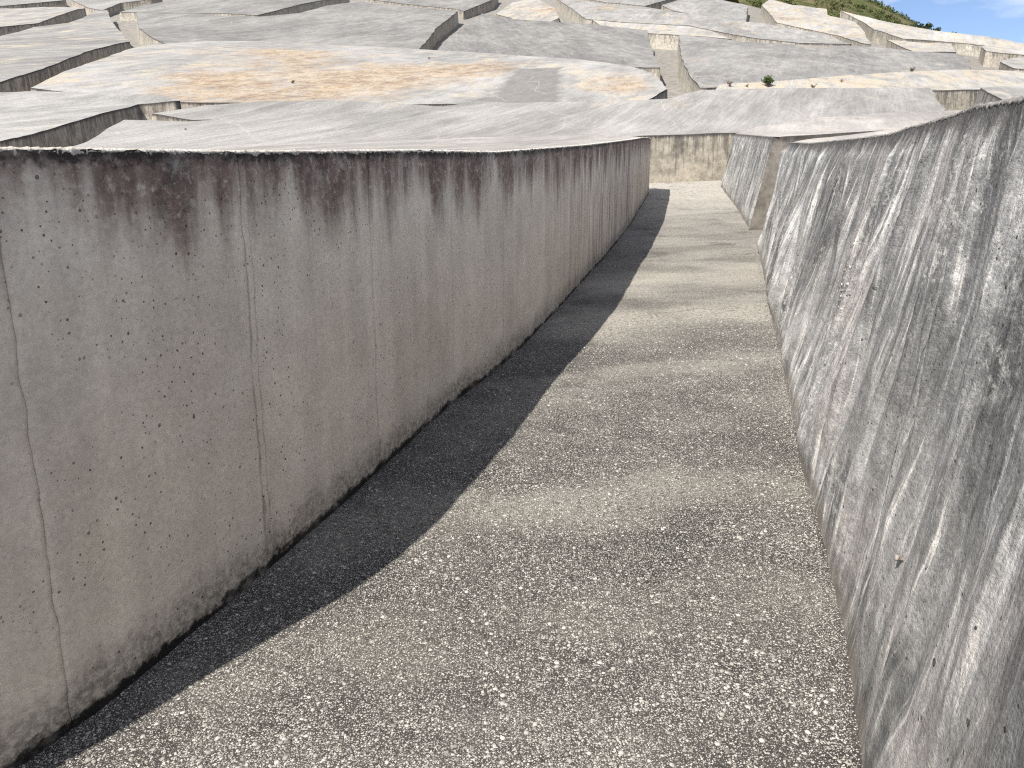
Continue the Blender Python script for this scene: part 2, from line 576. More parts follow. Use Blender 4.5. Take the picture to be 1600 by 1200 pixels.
def m_floor(near=True):
    g = G('walkway_concrete' if near else 'corridor_concrete', .85, .3)
    P = g.pos()
    X, Y, Z = g.sep(P)
    F = g.comb(X, Y, 0.)
    w = g.add_vec(F, g.noise_vec(F, 60, .010))
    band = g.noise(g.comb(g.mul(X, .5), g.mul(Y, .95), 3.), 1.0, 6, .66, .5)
    mid = g.noise(F, 2.4, 6, .66)
    col = g.mix(g.ss(mid, .35, .65), (.026, .0245, .023), (.055, .052, .048))
    fine = g.noise(F, 130, 3, .7)
    col = g.gain(col, fine, .55, 1.5)
    film = g.ss(band, .46, .66)
    # three grades of exposed stone
    for sc, dens, r0, r1, cc in ((230, .44, .20, .44, .37), (120, .42, .18, .44, .43)):
        o = g.vor(w, sc, 'F1', '2D')
        r, gr, b = g.sep(o['Color'])
        rad = g.add(r0, g.mul(gr, r1 - r0))
        # more stones show where the cement skin is worn
        msk = g.mul(g.ss(g.sub(rad, o['Distance']), 0., .07), g.ss(g.add(r, g.mul(film, .22)), 1 - dens, 1 - dens + .02))
        sc_ = g.mix(b, (cc * .62, cc * .6, cc * .56), (cc * 1.22, cc * 1.19, cc * 1.10))
        col = g.mix(g.mul(msk, .93), col, sc_)
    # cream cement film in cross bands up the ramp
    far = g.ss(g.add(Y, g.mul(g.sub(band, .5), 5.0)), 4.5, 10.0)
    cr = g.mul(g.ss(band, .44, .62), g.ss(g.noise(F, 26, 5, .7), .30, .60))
    # pale strips crossing the lane at set distances, edges broken by noise
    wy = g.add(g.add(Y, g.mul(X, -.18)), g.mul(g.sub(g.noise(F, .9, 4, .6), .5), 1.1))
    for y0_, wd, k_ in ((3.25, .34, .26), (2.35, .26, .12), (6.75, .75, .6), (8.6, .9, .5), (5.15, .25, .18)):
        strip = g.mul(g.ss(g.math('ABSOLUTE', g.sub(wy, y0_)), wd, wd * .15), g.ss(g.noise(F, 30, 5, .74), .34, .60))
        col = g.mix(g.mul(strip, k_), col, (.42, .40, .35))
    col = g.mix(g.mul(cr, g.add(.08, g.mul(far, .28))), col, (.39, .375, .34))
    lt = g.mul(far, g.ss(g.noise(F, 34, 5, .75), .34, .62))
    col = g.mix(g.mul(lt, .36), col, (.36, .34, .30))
    end = g.mul(g.ss(Y, 11, 22), g.ss(g.noise(F, 9, 5, .7), .25, .6))
    col = g.mix(g.mul(end, .75), col, (.44, .425, .39))
    # dark lichen blotches
    dk = g.ss(g.noise(g.comb(g.mul(X, 1.1), g.mul(Y, .7), 11.), 1.0, 6, .7), .52, .70)
    col = g.mix(g.mul(dk, .5), col, (.035, .034, .033))
    # hairline cracks crossing the ramp
    for c0, sl, k in ((6.62, .34, .10), (5.35, .10, .10), (11.3, -.2, .2)):
        line = g.add(g.sub(Y, g.mul(X, sl)), g.mul(g.sub(g.noise(F, 1.3, 5, .6), .5), 1.3))
        dd = g.math('ABSOLUTE', g.sub(line, c0))
        gate = g.ss(g.noise(F, .7, 2), .40, .55)
        col = g.mix(g.mul(g.mul(g.ss(dd, .016, .003), gate), .8), col, (.03, .028, .026))
    nrm = g.bump(fine, .004, .7)
    o2 = g.vor(w, 120, 'F1', '2D')
    nrm = g.bump(g.ss(o2['Distance'], .45, .15), .003, .6, nrm)
    nrm = g.bump(mid, .02, .4, nrm)
    return g.done(col, nrm)


def m_stone():
    g = G('aggregate_stone', .8, .3)
    r = g.n('NewGeometry').outputs['Random Per Island']
    col = g.ramp(r, [(0., (.09, .085, .08)), (.35, (.24, .23, .215)), (.75, (.37, .36, .335)), (1., (.52, .505, .47))])
    f = g.noise(g.pos(), 160, 4, .7)
    col = g.gain(col, f, .75, 1.15)
    return g.done(col, g.bump(f, .003, .6))


def m_grass():
    g = G('hill_grass', .95, .1)
    P = g.pos()
    n = g.noise(P, .09, 6, .68)
    n2 = g.noise(P, .8, 6, .72)
    col = g.ramp(n, [(.32, (.030, .050, .014)), (.46, (.065, .080, .028)), (.56, (.105, .098, .050)), (.70, (.085, .080, .05))])
    col = g.mix(g.mul(g.ss(g.noise(P, .25, 4, .6), .58, .70), .7), col, (.20, .165, .12))
    col = g.gain(col, n2, .55, 1.35)
    return g.done(col, g.bump(n2, .5, .8))


def m_leaf(name, a, b):
    g = G(name, .7, .25)
    r = g.n('NewGeometry').outputs['Random Per Island']
    return g.done(g.mix(r, a, b))


def m_plain(name, c, amp=.2, sc=8):
    g = G(name)
    n = g.noise(g.pos(), sc, 4, .65)
    return g.done(g.gain(c, n, 1 - amp, 1 + amp), g.bump(n, .02, .5))


M_LEFT = m_left_wall()
M_RIGHT = m_right_wall()
M_RIGHT2 = m_right_wall('far_right_wall_concrete', .3, 1.1)
M_RIM = m_rim()
M_RIM_DARK = m_plain('rim_crust_dark', (.17, .165, .155), .6, 30)
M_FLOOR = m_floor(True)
M_STONE = m_stone()
M_GRASS = m_grass()
M_CORE = m_plain('joint_filler', (.05, .045, .04))
M_GROUND = m_plain('corridor_floor_concrete', (.20, .192, .178), .3, 2.0)
M_SIDE = m_side('block_side')
M_SIDE_DARK = m_side('block_side_streaked', (.42, .38, .325), .7, 1.2)
M_SIDE_CREAM = m_side('block_side_cream', (.42, .385, .32), .75, 1.5)
M_SCRUB = m_leaf('scrub_leaf', (.022, .040, .012), (.11, .125, .04))
M_BUSH = m_leaf('bush_leaf', (.015, .028, .012), (.05, .075, .028))
M_TUFT = m_leaf('tuft_leaf', (.03, .055, .015), (.09, .13, .04))
M_DRY = m_leaf('dry_stem', (.13, .075, .04), (.22, .15, .09))


# ------------------------------------------------------------------ setting: ground, walkway, hill
def ground_z(x, y):
    x = np.asarray(x, float)
    y = np.asarray(y, float)
    xc = np.clip(x, -110, 76)
    yc = np.clip(y, -30, 166)
    z = T(xc, yc) - .22 * np.maximum(y - 166, 0) + .03 * np.minimum(y + 30, 0) * 0
    return np.maximum(z - .05 * np.abs(x - xc), -25)


def nonuni(breaks):
    out = []
    for a, b, st in breaks:
        out += list(np.arange(a, b, st))
    out.append(breaks[-1][1])
    return np.array(out)


gx = nonuni([(-900, -120, 40), (-120, -30, 3), (-30, 40, 1.0), (40, 90, 2.0), (90, 900, 40)])
gy = nonuni([(-300, -20, 20), (-20, 50, 1.0), (50, 170, 2.0), (170, 1500, 60)])
XX, YY = np.meshgrid(gx, gy, indexing='ij')
ZZ = ground_z(XX, YY)
inner = (XX > -6.5) & (XX < 15.5) & (YY > -5.5) & (YY < 26.5)
ZZ = ZZ - np.where(inner, .08, .0)
me = mesh_np('ground', np.stack([XX, YY, ZZ], -1).reshape(-1, 3), grid_faces(len(gx), len(gy)))
o = link_mesh('ground', me, M_GROUND)
o['kind'] = 'structure'

# left and right wall foot lines (plan) and wall heights along y
LEFT_PTS = [(-14., -10.0), (-7.0, -4.0), (-3.0, -0.2), (-2.15, 0.77), (-2.0, 0.97), (-1.84, 1.2), (-1.68, 1.4), (-1.47, 1.64), (-1.35, 1.82),
            (-1.28, 1.95), (-1.17, 2.26), (-0.97, 2.82), (-0.78, 3.39), (-0.55, 4.18), (-0.37, 4.78), (-0.06, 5.63), (0.27, 6.76),
            (0.75, 8.66), (1.30, 10.81), (2.14, 14.3), (2.91, 17.9), (3.86, 22.3), (4.6, 26.0)]
RIGHT_PTS = [(-2.9, -10.0), (-0.9, -4.0), (0.38, 0.0), (0.93, 1.75), (1.04, 2.08), (1.21, 2.64), (1.37, 3.28), (1.48, 3.70), (1.67, 4.35),
             (2.0, 5.55), (2.46, 7.27), (3.18, 9.89), (3.38, 10.6), (4.3, 13.9)]


class Curve:
    def __init__(self, pts, y0, y1):
        p = np.array(pts)
        y = np.linspace(p[0, 1], p[-1, 1], 900)
        x = np.interp(y, p[:, 1], p[:, 0])
        k = np.hanning(21)
        k /= k.sum()
        xp = np.pad(x, 10, mode='reflect', reflect_type='odd')
        x = np.convolve(xp, k, 'valid')
        self.px, self.py = x, y
        m = (y >= y0) & (y <= y1)
        xs, ys = x[m], y[m]
        self.s = np.concatenate([[0], np.cumsum(np.hypot(np.diff(xs), np.diff(ys)))])
        self.x, self.y = xs, ys
        tx, ty = np.gradient(xs), np.gradient(ys)
        ln = np.hypot(tx, ty)
        self.tx, self.ty = tx / ln, ty / ln
        self.len = self.s[-1]

    def at(self, s):
        return np.interp(s, self.s, self.x), np.interp(s, self.s, self.y), np.interp(s, self.s, self.tx), np.interp(s, self.s, self.ty)

    def s_of_y(self, y):
        return float(np.interp(y, self.y, self.s))


CL = Curve(LEFT_PTS, -4.0, 22.3)
CR = Curve(RIGHT_PTS, -4.0, 10.6)

nx_, ny_ = 300, 460
fx = np.linspace(-6, 15, nx_)
fy = np.linspace(-5, 26, ny_)
XX, YY = np.meshgrid(fx, fy, indexing='ij')


def floor_z(x, y):
    return T(x, y) - .004 + .016 * fbm(x * .7 + 5, y * 1.0, 3) + .005 * fbm(x * 4, y * 4, 2)


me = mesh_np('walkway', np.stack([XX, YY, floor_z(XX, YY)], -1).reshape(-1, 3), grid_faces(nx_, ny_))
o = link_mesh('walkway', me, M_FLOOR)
o['kind'] = 'structure'

# exposed stones standing proud of the cement, nearest stretch of the walkway
ICO_V = []
ph = (1 + 5 ** .5) / 2
for a, b in ((-1, ph), (1, ph), (-1, -ph), (1, -ph)):
    ICO_V.append((a, b, 0))
for a, b in ((-1, ph), (1, ph), (-1, -ph), (1, -ph)):
    ICO_V.append((0, a, b))
for a, b in ((ph, -1), (ph, 1), (-ph, -1), (-ph, 1)):
    ICO_V.append((a, 0, b))
ICO_V = np.array(ICO_V) / np.linalg.norm(ICO_V[0])
ICO_F = np.array([(0, 11, 5), (0, 5, 1), (0, 1, 7), (0, 7, 10), (0, 10, 11), (1, 5, 9), (5, 11, 4), (11, 10, 2), (10, 7, 6), (7, 1, 8),
                  (3, 9, 4), (3, 4, 2), (3, 2, 6), (3, 6, 8), (3, 8, 9), (4, 9, 5), (2, 4, 11), (6, 2, 10), (8, 6, 7), (9, 8, 1)])
OCT_V = np.array([(1, 0, 0), (0, 1, 0), (-1, 0, 0), (0, -1, 0), (0, 0, 1), (0, 0, -1)], float)
OCT_F = np.array([(0, 1, 4), (1, 2, 4), (2, 3, 4), (3, 0, 4), (1, 0, 5), (2, 1, 5), (3, 2, 5), (0, 3, 5)])


def scatter_stones(NS, rmin, rexp, rmax, BV, BF, ymax):
    sy = 1.3 + (ymax - 1.3) * RNG.random(NS) ** 1.45
    lx = np.interp(sy, CL.py, CL.px)
    rx = np.interp(sy, CR.py, CR.px)
    sx = lx + .03 + (rx - lx - .06) * RNG.random(NS)
    rad = np.minimum(rmin + rexp * RNG.exponential(1.0, NS), rmax)
    dens = fbm(sx * 1.6, sy * 1.6, 3)
    keep = RNG.random(NS) < np.clip(.75 + .8 * dens, .3, 1)
    sx, sy, rad = sx[keep], sy[keep], rad[keep]
    ns = len(sx)
    nb = len(BV)
    A = RNG.uniform(0, 2 * np.pi, ns)
    e = RNG.uniform(.55, 1.0, ns)
    v = BV[None] * (1 + .45 * (RNG.random((ns, nb, 1)) - .5))
    vx = v[:, :, 0] * rad[:, None]
    vy = v[:, :, 1] * (rad * e)[:, None]
    vz = v[:, :, 2] * (rad * RNG.uniform(.25, .55, ns))[:, None]
    px = sx[:, None] + vx * np.cos(A)[:, None] - vy * np.sin(A)[:, None]
    py = sy[:, None] + vx * np.sin(A)[:, None] + vy * np.cos(A)[:, None]
    pz = floor_z(sx, sy)[:, None] + vz - .0008
    return np.stack([px, py, pz], -1).reshape(-1, 3), (BF[None] + nb * np.arange(ns)[:, None, None]).reshape(-1, 3)


V1, F1 = scatter_stones(30000, .0038, .0017, .0110, ICO_V, ICO_F, 7.0)
V2, F2 = scatter_stones(150000, .0022, .0012, .0055, OCT_V, OCT_F, 8.0)
# loose grit gathered along the foot of both walls
ng = 9000
gy_ = RNG.uniform(1.4, 12, ng)
left = RNG.random(ng) < .5
d_ = .012 + RNG.exponential(.028, ng)
gx_ = np.where(left, np.interp(gy_, CL.py, CL.px) + d_, np.interp(gy_, CR.py, CR.px) - d_ - .01)
ok = left | (gy_ < 10.4)
gx_, gy_ = gx_[ok], gy_[ok]
gr_ = RNG.uniform(.0015, .0055, len(gx_))
v = OCT_V[None] * (gr_[:, None] * RNG.uniform(.5, 1.2, (len(gx_), 6)))[:, :, None] * np.array([1, 1, .8])
V3 = (v + np.stack([gx_, gy_, floor_z(gx_, gy_) + gr_ * .4], -1)[:, None]).reshape(-1, 3)
F3 = (OCT_F[None] + 6 * np.arange(len(gx_))[:, None, None]).reshape(-1, 3)
V, Fc = np.vstack([V1, V2, V3]), np.vstack([F1, F2 + len(V1), F3 + len(V1) + len(V2)])
me = mesh_np('aggregate', V, Fc)
o = link_mesh('aggregate', me, M_STONE, smooth=False)
o['kind'] = 'stuff'
o['label'] = 'pale crushed stones standing proud of the walkway concrete'
o['category'] = 'gravel'

# green hill behind the crest on the right
HX = [40, 60, 75, 90, 103, 109, 115, 120, 125, 140, 200, 320]
HZ = [70, 68, 65, 61, 56.0, 52.8, 49.4, 48.0, 46.8, 43, 28, 4]


def hill_z(x, y):
    z = np.interp(x, HX, HZ)
    z = z - .5 * np.maximum(232 - y, 0) - .25 * np.maximum(y - 232, 0)
    return np.maximum(z + 1.0 * fbm(x / 22., y / 22., 4) - .3, -22)


hx = np.linspace(50, 320, 180)
hy = np.linspace(128, 420, 190)
XX, YY = np.meshgrid(hx, hy, indexing='ij')
me = mesh_np('hill', np.stack([XX, YY, hill_z(XX, YY)], -1).reshape(-1, 3), grid_faces(len(hx), len(hy)))
o = link_mesh('hill', me, M_GRASS)
o['kind'] = 'structure'


def leaf_cloud(centres, radii, per, size, flat=.7):
    """triangles scattered through blobs; every triangle its own island"""
    n = len(centres) * per
    c = np.repeat(np.asarray(centres), per, 0)
    r = np.repeat(np.asarray(radii), per)
    d = RNG.normal(size=(n, 3))
    d /= np.linalg.norm(d, axis=1)[:, None]
    p = c + d * (r * RNG.random(n) ** .4)[:, None] * np.array([1, 1, flat])
    sz = np.repeat(np.asarray(size), per) if np.ndim(size) else np.full(n, size)
    t1 = RNG.normal(size=(n, 3))
    t1 /= np.linalg.norm(t1, axis=1)[:, None]
    t2 = np.cross(t1, RNG.normal(size=(n, 3)))
    t2 /= np.linalg.norm(t2, axis=1)[:, None]
    a = p + t1 * sz[:, None]
    b = p - t1 * sz[:, None] * .5 + t2 * sz[:, None] * .6
    q = p - t1 * sz[:, None] * .5 - t2 * sz[:, None] * .6
    return np.stack([a, b, q], 1).reshape(-1, 3), np.arange(n * 3).reshape(-1, 3)


nc = 4200
cx = RNG.uniform(52, 150, nc)
cy = RNG.uniform(165, 236, nc)
kp = fbm(cx / 9., cy / 9., 3) > .02
cx, cy = cx[kp], cy[kp]
cr = RNG.uniform(.35, 1.1, len(cx))
V, Fc = leaf_cloud(np.stack([cx, cy, hill_z(cx, cy) + cr * .3], -1), cr, 16, cr * .35)
o = link_mesh('scrub', mesh_np('scrub', V, Fc), M_SCRUB, smooth=False)
o['kind'] = 'stuff'
o['label'] = 'low green scrub covering the hill behind the crest'
o['category'] = 'scrub'

# ------------------------------------------------------------------ near walls
PANEL_MATS = {}


class Wall:
    """a cast wall along a curve, split in panels at wandering joints"""

    def __init__(self, curve, side, H, batter, disp, streak=None):
        self.c, self.side, self.H, self.batter, self.disp, self.streak = curve, side, H, batter, disp, streak

    def hgt(self, s):
        return np.interp(self.c.at(s)[1], *self.H)

    def pos(self, S, h, extra=0.0):
        """S arc length, h height above the foot"""
        x, y, tx, ty = self.c.at(S)
        nx, ny = self.side * ty, -self.side * tx
        b = np.interp(y, *self.batter)
        off = self.disp(S, h, self.hgt(S)) - b * h + extra
        return np.stack([x + nx * off, y + ny * off, T(x, y) + h], -1)

    def top_line(self, S):
        return self.pos(S, self.hgt(S))

    def panel(self, parent, origin, s0, s1, ds, dv, mat, gap0, gap1, seed, proud):
        nv = int(1.7 / dv) + 2
        L = s1 - s0
        nu = max(6, int(L / ds)) + 1
        v = np.linspace(0, 1, nv)
        t = np.concatenate([[0], np.linspace(0, 1, nu), [1]])
        back = np.zeros(nu + 2)
        back[0] = back[-1] = .04

        def wob(s, seed_):
            return .014 * fbm(v * 10.0 + seed_ * 3.7, v * 0 + s, 5) + .010 * gnoise(v * 1.3 + seed_, v * 0 + s * 2)
        a0 = s0 + wob(s0, 1.3) + gap0 * np.clip(.35 + 1.3 * fbm(v * 9 + s0, v * 0 + 3.3, 3), -.25, 1.3)
        a1 = s1 + wob(s1, 1.3) - gap1 * np.clip(.35 + 1.3 * fbm(v * 9 + s1, v * 0 + 8.3, 3), -.25, 1.3)
        S = a0[None] + (a1 - a0)[None] * t[:, None]
        H = self.hgt(S)
        ragged = .010 * fbm(S * 30, S * 0 + 2.0, 3) + .008 * fbm(S * 9, S * 0 + 5, 2)
        h = -.15 + (H + .15 + ragged - .004) * v[None]
        edge = np.minimum(S - a0[None], a1[None] - S)
        lip = -.002 * np.exp(-np.maximum(edge, 0) / .010)       # panel edges a little rounded
        P = self.pos(S, h, proud + lip - back[:, None])
        me = mesh_np('wall_panel', (P - np.array(origin)).reshape(-1, 3), grid_faces(nu + 2, nv)[:, ::(1 if self.side < 0 else -1)])
        add_attr(me, 's', S)
        U = self.streak(S, h) if self.streak else S
        add_attr(me, 'u', U)
        add_attr(me, 'dtop', H - h)
        add_attr(me, 'hbot', h)
        return link_mesh('wall_panel', me, mat, parent)

    def core(self, parent, origin, mat):
        S = np.arange(0, self.c.len, .08)
        S = np.append(S, self.c.len)
        rows = []
        for k in range(9):
            h = -.2 + (self.hgt(S) + .17) * k / 8.
            rows.append(self.pos(S, h, -.032))
        P = np.stack(rows, 1)
        me = mesh_np('joint_backing', (P - np.array(origin)).reshape(-1, 3), grid_faces(len(S), 9))
        return link_mesh('joint_backing', me, mat, parent)

    def rim(self, parent, origin, mat, smax=None):
        S = np.unique(np.concatenate([np.arange(0, min(13, self.c.len), .006), np.arange(min(13, self.c.len), self.c.len, .03), [self.c.len]]))
        tl = self.top_line(S)
        x, y, tx, ty = self.c.at(S)
        nx, ny = self.side * ty, -self.side * tx
        r1 = fbm(S * 70, S * 0 + 1, 3)
        r2 = fbm(S * 55, S * 0 + 9, 3)
        r3 = fbm(S * 21, S * 0 + 4, 3)
        prof = [(-.10, .000 + .0 * r1), (-.03, .002 + .003 * r2), (-.008 + .004 * r1, .003 + .005 * r1 + .003 * r3),
                (.001 + .003 * r2, -.002 + .004 * r2), (.002 + .003 * r1, -.008 - .014 * np.clip(r3 + r2 * .9, -.1, 2)),
                (-.008, -.011 - .016 * np.clip(r3 + r1 * .9, -.1, 2))]
        rows = []
        for off, dz in prof:
            off = off + 0 * S
            rows.append(np.stack([tl[:, 0] + nx * off, tl[:, 1] + ny * off, tl[:, 2] + dz], -1))
        P = np.stack(rows, 1)
        me = mesh_np('rim', (P - np.array(origin)).reshape(-1, 3), grid_faces(len(S), len(prof)))
        return link_mesh('rim', me, mat, parent)


# ------------------------------------------------------------------ blocks
def resample(poly, step):
    """polygon [(x, y, dz)] -> points every `step`, corners kept, edges wandering a little"""
    out = []
    n = len(poly)
    for i in range(n):
        a, b = np.array(poly[i]), np.array(poly[(i + 1) % n])
        L = math.hypot(*(b - a)[:2])
        k = max(1, int(round(L / step)))
        t = np.arange(k) / k
        p = a[None] + (b - a)[None] * t[:, None]
        nrm = np.array([(b - a)[1], -(b - a)[0]]) / max(L, 1e-6)
        w = .16 * gnoise(p[:, 0] * .35 + 3, p[:, 1] * .35) * np.minimum(1, np.minimum(t, 1 - t) * L / 1.0)
        p[:, :2] += nrm[None] * w[:, None]
        out.append(p)
    return np.vstack(out)


def area2(p):
    x, y = p[:, 0], p[:, 1]
    return float(np.sum(x * np.roll(y, -1) - np.roll(x, -1) * y))


def in_poly(P, poly):
    c = np.zeros(len(P), bool)
    q = np.roll(poly, -1, 0)
    for a, b in zip(poly, q):
        m = (a[1] > P[:, 1]) != (b[1] > P[:, 1])
        x = a[0] + (P[:, 1] - a[1]) / (b[1] - a[1] + 1e-12) * (b[0] - a[0])
        c ^= m & (P[:, 0] < x)
    return c


def top_func(bd, rough, seed):
    """height of a block's top: the ground plus the block, bent to its rim heights"""
    st = max(1, len(bd) // 160)
    cx, cy, cd = bd[::st, 0], bd[::st, 1], bd[::st, 2]

    def f(x, y):
        x = np.atleast_1d(np.asarray(x, float))
        y = np.atleast_1d(np.asarray(y, float))
        d2 = (x[:, None] - cx[None]) ** 2 + (y[:, None] - cy[None]) ** 2 + .01
        w = d2 ** -1.5
        dz = (w * cd[None]).sum(1) / w.sum(1)
        dm = np.sqrt(d2.min(1))
        k = np.minimum(1, dm / 1.5)
        return (T(x, y) + BLOCK_H + dz + rough * fbm(x * .22 + seed, y * .22, 3) * (.35 + .65 * k)
                + .018 * fbm(x * 1.3, y * 1.3 + seed, 3))
    return f


def make_top(parent, origin, bd, f, grid, mat, exact=None):
    """triangulated top surface; bd boundary (n,3); exact = boundary heights given outright"""
    if area2(bd) < 0:
        bd = bd[::-1]
        if exact is not None:
            exact = exact[::-1]
    lo, hi = bd[:, :2].min(0), bd[:, :2].max(0)
    X, Y = np.meshgrid(np.arange(lo[0], hi[0], grid), np.arange(lo[1], hi[1], grid), indexing='ij')
    P = np.stack([X.ravel(), Y.ravel()], -1) + RNG.uniform(-.22, .22, (X.size, 2)) * grid
    P = P[in_poly(P, bd[:, :2])]
    if len(P):
        dm = np.sqrt(((P[:, None] - bd[None, ::max(1, len(bd) // 400), :2]) ** 2).sum(-1).min(1))
        P = P[dm > grid * .45]
    pts = [Vector(p) for p in np.vstack([bd[:, :2], P])]
    nb = len(bd)
    r = delaunay_2d_cdt(pts, [(i, (i + 1) % nb) for i in range(nb)], [], 1, 1e-5)
    v2 = np.array([tuple(v) for v in r[0]])
    z = f(v2[:, 0], v2[:, 1])
    if exact is not None:
        for k, src in enumerate(r[3]):
            for s_ in src:
                if s_ < nb and not np.isnan(exact[s_]):
                    z[k] = exact[s_]
    V = np.column_stack([v2, z])
    F = np.array([t for t in r[2] if len(t) == 3])
    me = mesh_np('top_slab', V - np.array(origin), F)
    return link_mesh('top_slab', me, mat, parent), bd


def make_side(parent, origin, bd, f, mat, skip=None, batter=.06, rows=7):
    """skirt of wall round the boundary, top to below ground"""
    if area2(bd) < 0:
        bd = bd[::-1]
    n = len(bd)
    t = np.roll(bd, -1, 0)[:, :2] - bd[:, :2]
    t /= np.maximum(np.hypot(t[:, 0], t[:, 1]), 1e-6)[:, None]
    n2 = np.stack([t[:, 1], -t[:, 0]], -1)
    n1 = np.roll(n2, 1, 0)
    nrm = (n1 + n2) / np.maximum(1 + (n1 * n2).sum(1), .35)[:, None]      # mitred corners
    s = np.concatenate([[0], np.cumsum(np.hypot(*(np.roll(bd, -1, 0) - bd)[:, :2].T))])
    zt = f(bd[:, 0], bd[:, 1])
    idx = np.arange(n + 1) % n
    cols = []
    att_u, att_d = [], []
    for k in range(rows):
        q = k / (rows - 1)
        zb = T(bd[:, 0], bd[:, 1]) - .35
        z = zt + (zb - zt) * q
        d = zt - z
        off = batter * d + .02 * fbm(s[:n] * .8, d * .6, 3) * (1 if k else 0)
        p = np.column_stack([bd[:, 0] + nrm[:, 0] * off, bd[:, 1] + nrm[:, 1] * off, z])
        cols.append(p[idx])
        att_u.append(s)
        att_d.append(d[idx])
    P = np.stack(cols, 1)
    F = grid_faces(n + 1, rows)[:, ::-1]
    if skip is not None:
        keep = np.array([not skip(*bd[i % n, :2], *bd[(i + 1) % n, :2]) for i in range(n)])
        F = F.reshape(n, rows - 1, 4)[keep].reshape(-1, 4)
    me = mesh_np('side_wall', (P - np.array(origin)).reshape(-1, 3), F)
    add_attr(me, 'u', np.stack(att_u, 1))
    add_attr(me, 'dtop', np.stack(att_d, 1))
    return link_mesh('side_wall', me, mat, parent)


GROUP = 'concrete blocks on the hillside'
TOPF = {}


def far_block(key, poly, label, top_mat, side_mat, grid=1.2, step=.6, rough=.10, batter=.06):
    bd = resample(poly, step)
    c = bd[:, :2].mean(0)
    org = (float(c[0]), float(c[1]), float(T(*c)))
    e = thing('concrete_block', org, label, 'concrete block', GROUP)
    f = top_func(bd, rough, hash_key(key))
    make_top(e, org, bd, f, grid, top_mat)
    make_side(e, org, bd, f, side_mat, batter=batter)
    TOPF[key] = f
    return e


def hash_key(k):
    return sum(ord(ch) * (i + 3) for i, ch in enumerate(k)) % 97 * 1.37


# --- near left block: smooth panels in shade
HL = ([-10, 2.0, 2.84, 4.28, 5.5, 9, 17.6, 20.5, 22.3], [1.62, 1.62, 1.59, 1.56, 1.52, 1.51, 1.53, 1.51, 1.45])


def disp_left(S, h, H):
    return .010 * fbm(S * .6, h * .5, 2) + .0022 * fbm(S * 5, h * 5, 3) + .0008 * fbm(S * 26, h * 26, 2)


WL = Wall(CL, 1, HL, ([-10, 30], [.0, .0]), disp_left)
org = (-1.0, 8.0, float(T(-1.0, 8.0)))
LB = thing('concrete_block', org, 'long concrete block whose shaded panelled wall lines the left of the walkway', 'concrete block', GROUP)
M_TOP_NEAR = m_top('top_near', 1.12, 0, .2, .35, tint=(1, .97, .95))
seams = [-4.0, -1.4, -.2, .9, 1.96, 2.82, 2.855, 3.75, 4.78, 5.63, 7.0, 8.7, 10.6, 12.8, 15.2, 18.0, 22.3]
offs = RNG.uniform(-.0022, .0022, len(seams))
for i in range(len(seams) - 1):
    s0, s1 = CL.s_of_y(seams[i]), CL.s_of_y(seams[i + 1])
    ym = seams[i]
    ds, dv = (.014, .016) if .8 < ym < 5 else ((.025, .025) if ym < 10 else (.05, .04))
    gw = {2.82: .013, 2.855: .005, 1.96: .002}
    WL.panel(LB, org, s0, s1, ds, dv, M_LEFT, gw.get(seams[i], .0012), gw.get(seams[i + 1], .0012), i, float(offs[i]))
WL.core(LB, org, M_CORE)
WL.rim(LB, org, M_RIM)
Sw = np.unique(np.concatenate([np.arange(0, CL.len, .12), [CL.len]]))
tl = WL.top_line(Sw)
back_pts = [(3.45, 22.75, -.02), (2.2, 22.3, .09), (0, 21.0, .09), (-2.9, 19.4, .06), (-5.0, 18.2, .05), (-8.0, 16.3, -.04), (-11.0, 14.2, -.15),
            (-12.0, 8.0, -.1), (-10, 0, -.05), (-7.5, -4.5, 0)]
wall_bd = np.column_stack([tl[:, :2], tl[:, 2] - T(tl[:, 0], tl[:, 1]) - BLOCK_H])
bb = resample([tuple(wall_bd[-1])] + back_pts + [tuple(wall_bd[0])], .3)
n_close = max(1, int(round(math.hypot(wall_bd[-1, 0] - wall_bd[0, 0], wall_bd[-1, 1] - wall_bd[0, 1]) / .3)))
bb = bb[1:len(bb) - n_close]
bd = np.vstack([wall_bd, bb])
ex = np.concatenate([tl[:, 2] - .004, np.full(len(bb), np.nan)])
fL = top_func(bd, .03, 3.0)
make_top(LB, org, bd, fL, .6, M_TOP_NEAR, ex)
make_side(LB, org, bd, fL, M_SIDE, skip=lambda x0, y0, x1, y1: (abs(x0 - np.interp(y0, CL.y, CL.x)) < .15 and abs(x1 - np.interp(y1, CL.y, CL.x)) < .15 and y1 < 22.31 and y0 < 22.31), batter=.0)

# --- near right block: folded, battered wall in sun
HR = ([-10, 2.5, 3.1, 3.5, 4.15, 5.7, 8.0, 10.7], [1.67, 1.66, 1.63, 1.61, 1.575, 1.535, 1.475, 1.45])


def streak_right(S, h):
    return S + .10 * h + .12 * fbm(S * .9 + 4, h * .9, 2) + .050 * fbm(S * 2.4, h * 2.2, 3) + .012 * fbm(S * 8, h * 6, 2)


CR_SOFT = CR.s_of_y(1.6)


